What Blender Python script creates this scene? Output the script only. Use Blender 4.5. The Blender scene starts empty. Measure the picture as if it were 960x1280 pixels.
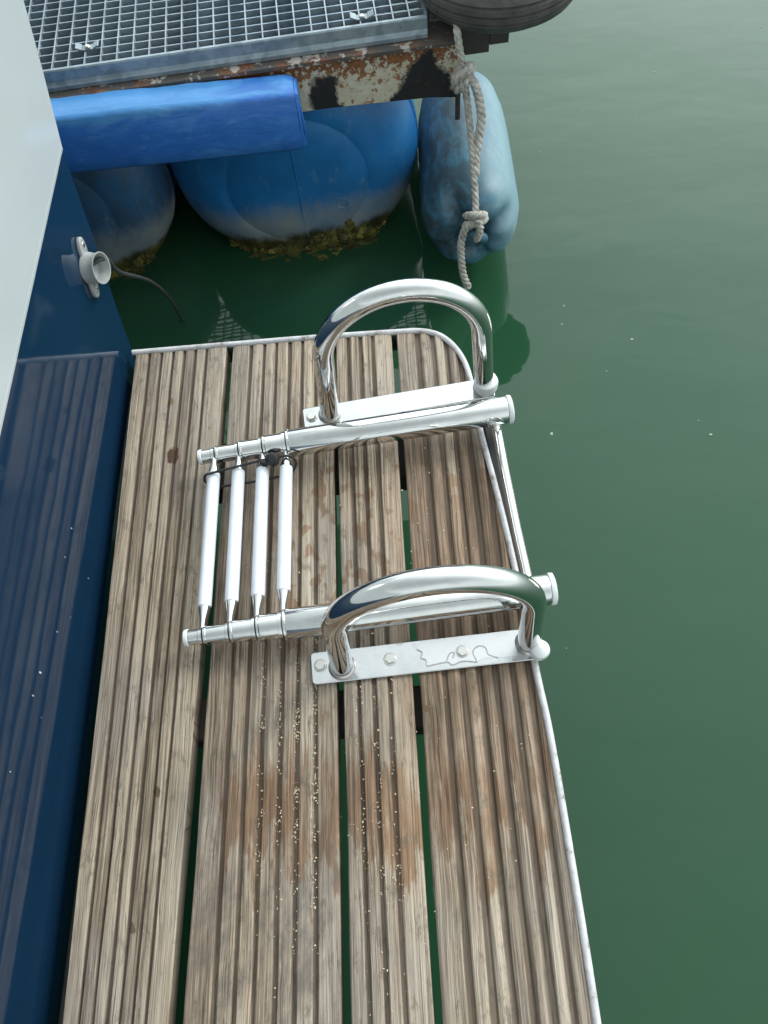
import bpy, math, random
from math import sin, cos, pi, radians as R
from mathutils import Vector as V, Matrix, noise as mnoise
random.seed(7)
S = bpy.context.scene
COL = S.collection

# ------------------------------------------------------------------ camera
pitch, yaw, roll = R(62.7744), R(5.6822), R(-9.1366)
cam_d = bpy.data.cameras.new('camera')
cam = bpy.data.objects.new('camera', cam_d)
COL.objects.link(cam)
cam_d.sensor_fit = 'VERTICAL'
cam_d.sensor_height = 24.0
cam_d.lens = 961 / 1280 * 24
cam_d.clip_start = 0.02
cam_d.clip_end = 2000
cam.matrix_world = (Matrix.Translation((0, 0, 1.0)) @ Matrix.Rotation(yaw, 4, 'Z')
                    @ Matrix.Rotation(pi / 2 - pitch, 4, 'X') @ Matrix.Rotation(roll, 4, 'Z'))
S.camera = cam

# ------------------------------------------------------------------ light
SUN_EL, SUN_AZ = R(38), R(56)          # azimuth from +Y towards +X
S.view_settings.view_transform = 'Standard'
S.view_settings.look = 'None'
S.view_settings.gamma = 1
S.view_settings.exposure = 0.32
sun_d = bpy.data.lights.new('sun', 'SUN')
sun_d.energy = 1.2
sun_d.angle = R(14)
sun_d.color = (1.0, 0.96, 0.9)
sun = bpy.data.objects.new('sun', sun_d)
COL.objects.link(sun)
sdir = V((cos(SUN_EL) * sin(SUN_AZ), cos(SUN_EL) * cos(SUN_AZ), sin(SUN_EL)))
sun.rotation_euler = sdir.to_track_quat('Z', 'Y').to_euler()
W = bpy.data.worlds.new('World')
S.world = W
W.use_nodes = True
wt = W.node_tree
wt.nodes.clear()


class NT:
    """small helper for node trees"""
    def __init__(s, tree):
        s.t = tree

    def n(s, typ, **kw):
        nd = s.t.nodes.new(typ)
        for k, v in kw.items():
            if k.startswith('i_'):
                nd.inputs[k[2:].replace('_', ' ')].default_value = v
            else:
                setattr(nd, k, v)
        return nd

    def l(s, a, b):
        s.t.links.new(a, b)

    def put(s, sock, v):
        if hasattr(v, 'is_output'):
            s.l(v, sock)
        else:
            sock.default_value = v

    def math(s, op, a, b=0.0, c=0.0, clamp=False):
        nd = s.n('ShaderNodeMath', operation=op, use_clamp=clamp)
        s.put(nd.inputs[0], a)
        s.put(nd.inputs[1], b)
        s.put(nd.inputs[2], c)
        return nd.outputs[0]

    def mix(s, f, a, b, typ='MIX'):
        nd = s.n('ShaderNodeMix', data_type='RGBA', blend_type=typ)
        s.put(nd.inputs[0], f)
        s.put(nd.inputs[6], a if hasattr(a, 'is_output') else (*a[:3], 1))
        s.put(nd.inputs[7], b if hasattr(b, 'is_output') else (*b[:3], 1))
        return nd.outputs[2]

    def step(s, v, a, b):
        nd = s.n('ShaderNodeMapRange', interpolation_type='SMOOTHSTEP')
        s.put(nd.inputs[0], v)
        nd.inputs[1].default_value = a
        nd.inputs[2].default_value = b
        return nd.outputs[0]

    def ramp(s, v, stops):
        nd = s.n('ShaderNodeValToRGB')
        el = nd.color_ramp.elements
        while len(el) < len(stops):
            el.new(0.5)
        for e, (p, c) in zip(el, stops):
            e.position = p
            e.color = (*c, 1) if len(c) == 3 else c
        s.l(v, nd.inputs[0])
        return nd.outputs[0]

    def coord(s, which='Object', scale=(1, 1, 1), loc=(0, 0, 0)):
        tc = s.n('ShaderNodeTexCoord')
        mp = s.n('ShaderNodeMapping')
        mp.inputs['Scale'].default_value = scale
        mp.inputs['Location'].default_value = loc
        s.l(tc.outputs[which], mp.inputs[0])
        return mp.outputs[0]

    def noise(s, co, scale=5.0, detail=4.0, rough=0.55, dist=0.0):
        nd = s.n('ShaderNodeTexNoise')
        s.l(co, nd.inputs['Vector'])
        nd.inputs['Scale'].default_value = scale
        nd.inputs['Detail'].default_value = detail
        nd.inputs['Roughness'].default_value = rough
        nd.inputs['Distortion'].default_value = dist
        return nd.outputs[0]

    def xyz(s, which='Object'):
        tc = s.n('ShaderNodeTexCoord')
        sp = s.n('ShaderNodeSeparateXYZ')
        s.l(tc.outputs[which], sp.inputs[0])
        return sp.outputs

    def comb(s, x, y, z):
        nd = s.n('ShaderNodeCombineXYZ')
        s.put(nd.inputs[0], x)
        s.put(nd.inputs[1], y)
        s.put(nd.inputs[2], z)
        return nd.outputs[0]

    def bump(s, h, strength=0.3, dist=0.001, prev=None):
        nd = s.n('ShaderNodeBump')
        nd.inputs['Strength'].default_value = strength
        nd.inputs['Distance'].default_value = dist
        s.l(h, nd.inputs['Height'])
        if prev is not None:
            s.l(prev, nd.inputs['Normal'])
        return nd.outputs[0]


w = NT(wt)
sky = w.n('ShaderNodeTexSky', sky_type='NISHITA', sun_disc=False)
sky.sun_elevation = SUN_EL
sky.sun_rotation = SUN_AZ
sky.air_density = 1.0
sky.dust_density = 2.5
wco = w.coord('Generated', (1, 1, 1.6))
cn = w.noise(wco, 2.2, 6, 0.55, 0.3)
cover = w.step(cn, 0.18, 0.42)
cn2 = w.noise(wco, 2.6, 3, 0.45, 0.3)
shade = w.ramp(cn2, [(0.25, (4.5, 5.05, 5.15)), (0.7, (5.2, 5.75, 5.7))])
# sky lobe added off the sun's direction, to brighten the water's reflections
tc = w.n('ShaderNodeTexCoord')
dp = w.n('ShaderNodeVectorMath', operation='DOT_PRODUCT')
w.l(tc.outputs['Generated'], dp.inputs[0])
dp.inputs[1].default_value = V((cos(R(40)) * sin(R(32)), cos(R(40)) * cos(R(32)), sin(R(40))))   # centre of the added bright lobe, out of view
glow = w.math('POWER', w.math('MAXIMUM', dp.outputs['Value'], 0.0), 3.5)
gl = w.math('MULTIPLY_ADD', glow, 3.0, 1.0)
sz = w.n('ShaderNodeSeparateXYZ')
w.l(tc.outputs['Generated'], sz.inputs[0])
low = w.step(sz.outputs[2], 0.92, 0.30)      # hazy sky brightens smoothly towards the horizon
gl = w.math('MULTIPLY', gl, w.math('MULTIPLY_ADD', low, 0.85, 0.95))
vm = w.n('ShaderNodeVectorMath', operation='SCALE')
w.l(shade, vm.inputs[0])
w.l(gl, vm.inputs['Scale'])
skyc = w.mix(w.math('MULTIPLY', cover, 0.92), sky.outputs[0], vm.outputs[0])
bg = w.n('ShaderNodeBackground')
bg.inputs['Strength'].default_value = 0.1
w.l(skyc, bg.inputs[0])
wo = w.n('ShaderNodeOutputWorld')
w.l(bg.outputs[0], wo.inputs[0])


# ------------------------------------------------------------------ mesh helpers
class MB:
    def __init__(s):
        s.v, s.f, s.a = [], [], []     # a: per-vertex attribute

    def add(s, vs, fs, a=0.0):
        k = len(s.v)
        s.v += [tuple(p) for p in vs]
        s.f += [tuple(i + k for i in f) for f in fs]
        s.a += (a if isinstance(a, list) else [a] * len(vs))
        return s

    def box(s, lo, hi, m=None):
        x0, y0, z0 = lo
        x1, y1, z1 = hi
        vs = [V(p) for p in ((x0, y0, z0), (x1, y0, z0), (x1, y1, z0), (x0, y1, z0), (x0, y0, z1), (x1, y0, z1), (x1, y1, z1), (x0, y1, z1))]
        if m is not None:
            vs = [m @ p for p in vs]
        return s.add(vs, [(3, 2, 1, 0), (4, 5, 6, 7), (0, 1, 5, 4), (1, 2, 6, 5), (2, 3, 7, 6), (3, 0, 4, 7)])

    def prism(s, pts, z0, z1, m=None):
        n = len(pts)
        vs = [V((x, y, z0)) for x, y in pts] + [V((x, y, z1)) for x, y in pts]
        if m is not None:
            vs = [m @ p for p in vs]
        fs = [tuple(reversed(range(n))), tuple(range(n, 2 * n))]
        fs += [(i, (i + 1) % n, n + (i + 1) % n, n + i) for i in range(n)]
        return s.add(vs, fs)

    def tube(s, path, r, n=16, caps=True, closed=False, flat=None):
        path = [V(p) for p in path]
        m = len(path)
        rad = r if isinstance(r, (list, tuple)) else [r] * m
        vs, fs = [], []
        up = None
        for i in range(m):
            if closed:
                t = (path[(i + 1) % m] - path[i - 1]).normalized()
            else:
                t = (path[min(i + 1, m - 1)] - path[max(i - 1, 0)]).normalized()
            if up is None:
                up = V((0, 0, 1)) if abs(t.z) < 0.9 else V((0, 1, 0))
            up = (up - t * up.dot(t)).normalized()
            sd = t.cross(up)
            for k in range(n):
                a = 2 * pi * k / n
                fx, fy = (1, 1) if flat is None else flat[i]
                vs.append(path[i] + (sd * cos(a) * fx + up * sin(a) * fy) * rad[i])
        for i in range(m if closed else m - 1):
            j = (i + 1) % m
            for k in range(n):
                fs.append((i * n + k, i * n + (k + 1) % n, j * n + (k + 1) % n, j * n + k))
        if caps and not closed:
            fs.append(tuple(range(n - 1, -1, -1)))
            fs.append(tuple((m - 1) * n + k for k in range(n)))
        return s.add(vs, fs)

    def lathe(s, prof, m=None, n=48, fn=None):
        """prof: (radius, along) pairs round the local Z axis"""
        vs, fs = [], []
        q = len(prof)
        for i, (r, z) in enumerate(prof):
            for k in range(n):
                a = 2 * pi * k / n
                rr, zz = (r, z) if fn is None else fn(r, z, a, i)
                p = V((rr * cos(a), rr * sin(a), zz))
                vs.append(m @ p if m is not None else p)
        for i in range(q - 1):
            for k in range(n):
                fs.append((i * n + k, i * n + (k + 1) % n, (i + 1) * n + (k + 1) % n, (i + 1) * n + k))
        if prof[0][0] > 1e-5:
            fs.append(tuple(range(n - 1, -1, -1)))
        if prof[-1][0] > 1e-5:
            fs.append(tuple((q - 1) * n + k for k in range(n)))
        return s.add(vs, fs)

    def blob(s, c, r, seed=0, amp=0.35, n=8, sq=(1, 1, 1)):
        vs, fs = [], []
        for i in range(n + 1):
            th = pi * i / n
            for k in range(n + 2):
                ph = 2 * pi * k / (n + 2)
                d = V((sin(th) * cos(ph), sin(th) * sin(ph), cos(th)))
                q = 1 + amp * mnoise.noise(d * 1.7 + V((seed * 3.1, seed * 1.7, 0)))
                vs.append(V(c) + V((d.x * sq[0], d.y * sq[1], d.z * sq[2])) * r * q)
        k2 = n + 2
        for i in range(n):
            for k in range(k2):
                fs.append((i * k2 + k, (i + 1) * k2 + k, (i + 1) * k2 + (k + 1) % k2, i * k2 + (k + 1) % k2))
        return s.add(vs, fs)

    def build(s, name, mat, parent=None, smooth=True, bevel=0.0, angle=35, attr=None, loc=None):
        me = bpy.data.meshes.new(name)
        me.from_pydata(s.v, [], s.f)
        me.validate()
        if attr:
            at = me.attributes.new(attr, 'FLOAT', 'POINT')
            at.data.foreach_set('value', s.a)
        me.materials.append(mat)
        o = bpy.data.objects.new(name, me)
        COL.objects.link(o)
        if parent:
            o.parent = parent
        if loc:
            o.location = loc
        if smooth:
            me.polygons.foreach_set('use_smooth', [True] * len(me.polygons))
            me.set_sharp_from_angle(angle=R(angle))
        if bevel:
            b = o.modifiers.new('bevel', 'BEVEL')
            b.width = bevel
            b.segments = 2
            b.limit_method = 'ANGLE'
            b.angle_limit = R(40)
        return o


def tag(o, label=None, cat=None, group=None, kind=None):
    for k, v in (('label', label), ('category', cat), ('group', group), ('kind', kind)):
        if v:
            o[k] = v
    return o


def thing(name, label, cat, loc=(0, 0, 0), rz=0.0, group=None):
    o = bpy.data.objects.new(name, None)
    COL.objects.link(o)
    o.location = loc
    o.rotation_euler = (0, 0, rz)
    o.empty_display_size = 0.05
    return tag(o, label, cat, group)


def rel(pts, o):
    return [V(p) - o.location for p in pts]


def spline(pts, n=8):
    """Catmull-Rom through the points"""
    P = [V(p) for p in pts]
    P = [P[0] * 2 - P[1]] + P + [P[-1] * 2 - P[-2]]
    out = []
    for i in range(1, len(P) - 2):
        a, b, c, d = P[i - 1:i + 3]
        for k in range(n):
            t = k / n
            out.append(0.5 * ((2 * b) + (c - a) * t + (2 * a - 5 * b + 4 * c - d) * t * t + (3 * b - a - 3 * c + d) * t ** 3))
    out.append(P[-2])
    return out


def lerp(a, b, t):
    return a + (b - a) * t


def interp(xs, ys, x):
    if x <= xs[0]:
        return ys[0]
    for i in range(len(xs) - 1):
        if x <= xs[i + 1]:
            return lerp(ys[i], ys[i + 1], (x - xs[i]) / (xs[i + 1] - xs[i]))
    return ys[-1]


# ------------------------------------------------------------------ materials
def mat(name):
    m = bpy.data.materials.new(name)
    m.use_nodes = True
    t = m.node_tree
    t.nodes.clear()
    n = NT(t)
    b = n.n('ShaderNodeBsdfPrincipled')
    o = n.n('ShaderNodeOutputMaterial')
    n.l(b.outputs[0], o.inputs[0])
    return m, n, b


def simple(name, col, rough=0.5, metal=0.0, var=0.12, vscale=20, bump=0.0, bscale=60, ior=None, coat=0.0):
    m, n, b = mat(name)
    co = n.coord('Object')
    ns = n.noise(co, vscale, 5, 0.6)
    dark = tuple(c * (1 - var) for c in col)
    light = tuple(min(1, c * (1 + var)) for c in col)
    n.l(n.ramp(ns, [(0.3, dark), (0.7, light)]), b.inputs['Base Color'])
    b.inputs['Metallic'].default_value = metal
    rn = n.noise(co, vscale * 2.3, 4, 0.6)
    n.l(n.math('MULTIPLY_ADD', n.math('SUBTRACT', rn, 0.5), 0.25, rough), b.inputs['Roughness'])
    if ior:
        b.inputs['IOR'].default_value = ior
    if coat:
        b.inputs['Coat Weight'].default_value = coat
        b.inputs['Coat Roughness'].default_value = 0.05
    if bump:
        n.l(n.bump(n.noise(co, bscale, 5, 0.6), bump, 0.002), b.inputs['Normal'])
    return m


def chrome(name, rough=0.07, col=(0.68, 0.68, 0.675), smear=0.12):
    m, n, b = mat(name)
    co = n.coord('Object')
    b.inputs['Metallic'].default_value = 1
    ns = n.noise(co, 35, 6, 0.65)
    n.l(n.ramp(ns, [(0.35, tuple(c * 0.9 for c in col)), (0.6, col)]), b.inputs['Base Color'])
    sp = n.noise(co, 140, 3, 0.7)
    n.l(n.math('ADD', n.math('MULTIPLY', n.step(ns, 0.5, 0.75), smear), n.math('MULTIPLY_ADD', sp, 0.05, rough - 0.02)), b.inputs['Roughness'])
    n.l(n.bump(n.noise(co, 50, 3, 0.5), 0.05, 0.0008), b.inputs['Normal'])
    return m


def wood():
    m, n, b = mat('weathered_decking')
    x, y, z = n.xyz()
    at = n.n('ShaderNodeAttribute', attribute_name='ridge')
    rid = at.outputs['Fac']
    wn = n.n('ShaderNodeTexWhiteNoise', noise_dimensions='1D')
    n.l(n.math('FLOOR', rid), wn.inputs['W'])
    rnd = wn.outputs['Value']
    # long streaky grain, shifted per ridge
    oy = n.math('MULTIPLY_ADD', rnd, 7.0, n.math('MULTIPLY', y, 7.0))
    bend = n.noise(n.comb(n.math('MULTIPLY', x, 9), n.math('MULTIPLY', y, 5), rnd), 1.0, 3)
    gx = n.math('ADD', n.math('MULTIPLY', x, 300), n.math('MULTIPLY', bend, 3))
    g1 = n.noise(n.comb(gx, oy, rnd), 1.0, 6, 0.62)
    g2 = n.noise(n.comb(n.math('ADD', n.math('MULTIPLY', x, 620), n.math('MULTIPLY', bend, 4)), n.math('MULTIPLY', y, 6), rnd), 1.0, 4, 0.75)
    g3 = n.noise(n.comb(n.math('MULTIPLY', x, 26), n.math('MULTIPLY', y, 9), rnd), 1.0, 5, 0.6)
    gsum = n.math('ADD', n.math('MULTIPLY', g1, 0.42), n.math('ADD', n.math('MULTIPLY', g2, 0.40), n.math('MULTIPLY', g3, 0.18)))
    gsum = n.math('MULTIPLY_ADD', n.math('SUBTRACT', rnd, 0.5), 0.10, gsum)
    gsum = n.math('MULTIPLY_ADD', n.math('SUBTRACT', gsum, 0.5), 1.35, 0.515)
    c = n.ramp(gsum, [(0.30, (0.075, 0.055, 0.040)), (0.42, (0.22, 0.166, 0.122)), (0.53, (0.41, 0.328, 0.25)), (0.62, (0.53, 0.44, 0.345)), (0.74, (0.68, 0.585, 0.46))])
    # hairline drying cracks along the grain
    ck = n.noise(n.comb(n.math('ADD', n.math('MULTIPLY', x, 420), n.math('MULTIPLY', bend, 9)), n.math('MULTIPLY', y, 3.2), n.math('MULTIPLY', rnd, 31)), 1.0, 2, 0.5)
    crack = n.math('MULTIPLY', n.step(n.math('ABSOLUTE', n.math('SUBTRACT', ck, 0.5)), 0.022, 0.006), n.step(g3, 0.46, 0.56))
    c = n.mix(n.math('MULTIPLY', crack, 0.55), c, (0.06, 0.033, 0.025))
    # large soft patches of greyer wood
    pn = n.noise(n.comb(n.math('MULTIPLY', x, 5), n.math('MULTIPLY', y, 3), 2.0), 1.0, 4)
    c = n.mix(n.step(pn, 0.42, 0.62), c, n.mix(0.35, c, (0.30, 0.285, 0.27)))
    # the board next to the hull has weathered greyer than the rest
    c = n.mix(n.math('MULTIPLY', n.step(x, -0.300, -0.312), 0.8), c, n.mix(1.0, c, (0.78, 0.78, 0.77), 'MULTIPLY'))
    # damp brown stains: two bands with streaky ends, ridge by ridge
    jit = n.noise(n.comb(n.math('MULTIPLY', x, 55), n.math('MULTIPLY', y, 12), n.math('MULTIPLY', rnd, 9)), 1.0, 5, 0.6)
    ys = n.math('MULTIPLY_ADD', n.math('SUBTRACT', jit, 0.5), 0.34, y)
    yr = n.math('MULTIPLY_ADD', n.math('SUBTRACT', rnd, 0.5), 0.05, ys)
    band1 = n.math('MULTIPLY', n.step(yr, 0.035, 0.065), n.step(yr, 0.21, 0.12))
    xm = n.step(n.math('MULTIPLY_ADD', n.math('SUBTRACT', jit, 0.5), 0.12, x), -0.29, -0.255)
    st1 = n.math('MULTIPLY', n.math('MULTIPLY', band1, xm), n.step(n.noise(n.comb(n.math('MULTIPLY', x, 18), n.math('MULTIPLY', y, 6), 0.0), 1.0, 3), 0.30, 0.5))
    band2 = n.math('MULTIPLY', n.step(yr, 0.13, 0.25), n.step(yr, 0.70, 0.5))
    xm2 = n.step(n.math('MULTIPLY_ADD', n.math('SUBTRACT', jit, 0.5), 0.16, x), -0.12, 0.03)
    st2 = n.math('MULTIPLY', band2, n.math('MULTIPLY', xm2, 0.75))
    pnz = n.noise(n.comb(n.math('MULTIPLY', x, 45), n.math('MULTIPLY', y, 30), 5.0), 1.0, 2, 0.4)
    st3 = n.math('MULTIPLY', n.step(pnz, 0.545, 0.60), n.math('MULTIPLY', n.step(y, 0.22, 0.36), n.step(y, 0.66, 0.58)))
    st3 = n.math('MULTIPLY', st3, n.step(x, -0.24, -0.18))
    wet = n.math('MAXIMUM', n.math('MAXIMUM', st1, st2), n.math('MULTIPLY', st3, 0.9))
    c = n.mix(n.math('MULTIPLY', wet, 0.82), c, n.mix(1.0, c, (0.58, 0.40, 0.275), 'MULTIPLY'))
    # sooty grey stain near the front
    gn = n.noise(n.comb(n.math('MULTIPLY_ADD', x, 14, n.math('MULTIPLY', y, -9)), n.math('MULTIPLY_ADD', y, 5, n.math('MULTIPLY', x, 5)), 8.0), 1.0, 5, 0.6)
    soot = n.math('MULTIPLY', n.step(n.math('ADD', gn, n.math('MULTIPLY_ADD', g1, 0.55, n.math('MULTIPLY_ADD', rnd, 0.10, -0.325))), 0.42, 0.62), n.math('MULTIPLY', n.step(y, 0.07, 0.02), n.math('MULTIPLY', n.step(x, -0.10, -0.13), n.step(x, -0.32, -0.28))))
    c = n.mix(n.math('MULTIPLY', soot, 0.72), c, (0.105, 0.09, 0.078))
    mold = n.step(n.noise(n.comb(n.math('MULTIPLY', x, 60), n.math('MULTIPLY', y, 24), 3.0), 1.0, 6, 0.75), 0.52, 0.66)
    c = n.mix(n.math('MULTIPLY', mold, 0.62), c, (0.12, 0.10, 0.075))
    # thin dark weather lines that run along the fibres in places
    ln = n.noise(n.comb(n.math('MULTIPLY', x, 520), n.math('MULTIPLY', y, 2.2), n.math('MULTIPLY', rnd, 17)), 1.0, 3, 0.6)
    c = n.mix(n.math('MULTIPLY', n.step(ln, 0.585, 0.66), 0.62), c, (0.095, 0.072, 0.052))
    # knots
    for kx, ky, kr, kc in ((-0.375, 0.637, 0.0125, (0.085, 0.040, 0.025)), (-0.355, 0.14, 0.006, (0.12, 0.085, 0.055)), (-0.388, 0.74, 0.006, (0.2, 0.14, 0.08)), (-0.37, -0.01, 0.005, (0.14, 0.1, 0.06)), (-0.005, 0.225, 0.006, (0.16, 0.10, 0.06)), (0.075, 0.30, 0.005, (0.14, 0.09, 0.06))):
        dx = n.math('MULTIPLY', n.math('SUBTRACT', x, kx), 1.25)
        dy = n.math('MULTIPLY', n.math('SUBTRACT', y, ky), 0.85)
        d = n.math('SQRT', n.math('ADD', n.math('MULTIPLY', dx, dx), n.math('MULTIPLY', dy, dy)))
        d = n.math('MULTIPLY_ADD', n.math('SUBTRACT', n.noise(n.comb(n.math('MULTIPLY', x, 150), n.math('MULTIPLY', y, 90), 1.0), 1.0, 3), 0.5), 0.016, d)
        c = n.mix(n.step(d, kr * 1.12, kr * 0.85), c, kc)
    # darker brown towards the bottoms of the grooves
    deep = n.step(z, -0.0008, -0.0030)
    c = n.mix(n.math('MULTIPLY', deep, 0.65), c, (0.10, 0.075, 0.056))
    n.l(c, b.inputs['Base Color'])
    n.l(n.math('MULTIPLY_ADD', wet, -0.30, 0.86), b.inputs['Roughness'])
    b.inputs['Specular IOR Level'].default_value = 0.3
    h = n.math('SUBTRACT', n.math('ADD', n.math('MULTIPLY', g1, 0.7), n.math('MULTIPLY', g2, 0.5)), n.math('MULTIPLY', crack, 0.6))
    n.l(n.bump(h, 0.75, 0.0022), b.inputs['Normal'])
    return m


def navy():
    m, n, b = mat('navy_gelcoat')
    co = n.coord('Object')
    ns = n.noise(co, 3, 4)
    n.l(n.ramp(ns, [(0.3, (0.0055, 0.025, 0.058)), (0.7, (0.0065, 0.029, 0.068))]), b.inputs['Base Color'])
    b.inputs['Roughness'].default_value = 0.06
    b.inputs['IOR'].default_value = 1.55
    n.l(n.bump(n.noise(n.coord('Object', (1, 1.2, 2.2)), 5, 2, 0.4), 0.05, 0.008), b.inputs['Normal'])
    return m


def water_mat():
    m, n, b = mat('harbour_water')
    co = n.coord('Object')
    ns = n.noise(co, 0.9, 4, 0.5, 0.4)
    n.l(n.ramp(ns, [(0.3, (0.017, 0.066, 0.032)), (0.7, (0.020, 0.074, 0.036))]), b.inputs['Base Color'])
    b.inputs['Roughness'].default_value = 0.03
    b.inputs['IOR'].default_value = 1.43
    h1 = n.noise(n.coord('Object', (1, 1.9, 1)), 6, 2, 0.45, 0.3)
    h2 = n.noise(n.coord('Object', (1, 1.6, 1)), 2.0, 2, 0.4)
    h = n.math('ADD', n.math('MULTIPLY', h1, 0.24), h2)
    n.l(n.bump(h, 0.22, 0.02), b.inputs['Normal'])
    return m


def rust_paint(name, kind):
    m, n, b = mat(name)
    x, y, z = n.xyz()
    co = n.coord('Object')
    big = n.noise(co, 16, 6, 0.65)
    fine = n.noise(co, 75, 6, 0.7)
    med = n.noise(co, 34, 6, 0.7)
    rust = n.ramp(fine, [(0.3, (0.055, 0.020, 0.010)), (0.5, (0.19, 0.066, 0.026)), (0.7, (0.33, 0.15, 0.06))])
    if kind == 'beam':
        paint = n.mix(n.step(med, 0.35, 0.7), (0.60, 0.56, 0.46), (0.50, 0.44, 0.33))
        xs = n.math('MULTIPLY_ADD', n.math('SUBTRACT', big, 0.5), 0.10, x)
        zs = n.math('MULTIPLY_ADD', n.math('SUBTRACT', med, 0.5), 0.07, z)
        # rust concentrates along the top edge and in blooms
        rm = n.math('ADD', n.math('MULTIPLY', n.step(zs, 0.045, 0.105), 0.16), fine)
        c = n.mix(n.step(rm, 0.545, 0.60), paint, rust)
        # cream patches in between, tarry bare steel elsewhere
        tar1 = n.math('MULTIPLY', n.math('MULTIPLY', n.step(xs, -0.165, -0.18), n.step(xs, -0.245, -0.225)), n.step(zs, 0.075, 0.062))
        tar2 = n.math('MULTIPLY', n.step(n.math('MULTIPLY_ADD', zs, -0.75, xs), -0.095, -0.080), n.step(n.math('MULTIPLY_ADD', zs, 0.8, xs), 0.078, 0.058))
        tar = n.math('MAXIMUM', tar1, tar2)
        blackc = n.mix(n.step(fine, 0.55, 0.72), (0.012, 0.013, 0.014), (0.07, 0.035, 0.02))
        c = n.mix(tar, c, blackc)
    else:
        c = n.mix(n.step(big, 0.48, 0.66), (0.075, 0.068, 0.062), rust)
        c = n.mix(n.step(med, 0.55, 0.60), c, (0.42, 0.38, 0.35)) if kind == 'side' else n.mix(0.72, c, (0.028, 0.024, 0.022))
    n.l(c, b.inputs['Base Color'])
    b.inputs['Roughness'].default_value = 0.72
    n.l(n.bump(n.math('ADD', big, n.math('MULTIPLY', fine, 0.5)), 0.5, 0.003), b.inputs['Normal'])
    return m


def barrel_mat(grime=0.0):
    m, n, b = mat('blue_barrel_plastic')
    x, y, z = n.xyz()
    co = n.coord('Object')
    ns = n.noise(co, 7, 6, 0.6)
    fn = n.noise(n.coord('Object', (2.0, 1, 0.9)), 16, 6, 0.7, 0.5)
    c = n.ramp(ns, [(0.3, (0.010, 0.11, 0.30)), (0.55, (0.016, 0.16, 0.42)), (0.8, (0.05, 0.23, 0.50))])
    if grime:
        c = n.mix(n.math('MULTIPLY_ADD', n.step(fn, 0.35, 0.65), 0.3, grime), c, (0.055, 0.075, 0.085))
    zz = n.math('MULTIPLY_ADD', n.math('SUBTRACT', fn, 0.5), 0.10, z)
    # salt bloom over the waterline, slime at it
    salt = n.math('MULTIPLY', n.step(zz, -0.02, -0.10), n.math('MULTIPLY_ADD', n.math('SUBTRACT', ns, 0.5), 1.8, 0.72, clamp=True))
    c = n.mix(salt, c, (0.25, 0.28, 0.28))
    zz2 = n.math('MULTIPLY_ADD', n.math('SUBTRACT', ns, 0.5), 0.08, z)
    scu = n.step(n.noise(n.coord('Object', (1, 1, 0.35)), 38, 6, 0.75, 0.6), 0.57, 0.70)
    c = n.mix(n.math('MULTIPLY', scu, 0.35), c, (0.22, 0.33, 0.44))
    slime = n.step(n.math('MULTIPLY_ADD', n.math('SUBTRACT', fn, 0.5), 0.05, zz2), -0.118, -0.150)
    c = n.mix(slime, c, n.mix(n.step(fn, 0.4, 0.65), (0.035, 0.036, 0.012), (0.13, 0.11, 0.02)))
    n.l(c, b.inputs['Base Color'])
    n.l(n.math('MULTIPLY_ADD', salt, 0.3, 0.36), b.inputs['Roughness'])
    n.l(n.bump(n.noise(co, 40, 5, 0.6), 0.12, 0.002), b.inputs['Normal'])
    return m


def fender_mat():
    m, n, b = mat('faded_fender_vinyl')
    x, y, z = n.xyz()
    co = n.coord('Object')
    ns = n.noise(co, 9, 6, 0.65, 0.2)
    st = n.noise(n.coord('Object', (2.5, 1, 2.5)), 16, 6, 0.7, 0.25)
    c = n.ramp(ns, [(0.3, (0.035, 0.125, 0.20)), (0.6, (0.06, 0.19, 0.275)), (0.8, (0.10, 0.25, 0.33))])
    # faded flank on the open-water side, its sunlight painted in; grime on the dock side
    xx = n.math('MULTIPLY_ADD', n.math('SUBTRACT', st, 0.5), 0.10, x)
    c = n.mix(n.math('MULTIPLY', n.step(xx, 0.02, 0.085), 0.55), c, (0.27, 0.40, 0.43))
    dirt = n.math('MULTIPLY', n.step(st, 0.34, 0.58), n.step(xx, 0.085, -0.03))
    c = n.mix(n.math('MULTIPLY', dirt, 0.85), c, (0.04, 0.055, 0.065))
    sp = n.step(n.noise(co, 120, 3, 0.7), 0.66, 0.74)
    c = n.mix(n.math('MULTIPLY', sp, 0.5), c, (0.05, 0.05, 0.05))
    n.l(c, b.inputs['Base Color'])
    b.inputs['Roughness'].default_value = 0.45
    n.l(n.bump(ns, 0.12, 0.006), b.inputs['Normal'])
    return m


def rope_mat():
    m, n, b = mat('weathered_rope')
    co = n.coord('Object')
    c = n.ramp(n.noise(co, 60, 5, 0.65), [(0.3, (0.22, 0.20, 0.17)), (0.5, (0.44, 0.42, 0.38)), (0.7, (0.60, 0.58, 0.54))])
    n.l(c, b.inputs['Base Color'])
    b.inputs['Roughness'].default_value = 0.95
    n.l(n.bump(n.noise(co, 500, 3, 0.7), 0.8, 0.001), b.inputs['Normal'])
    return m


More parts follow.
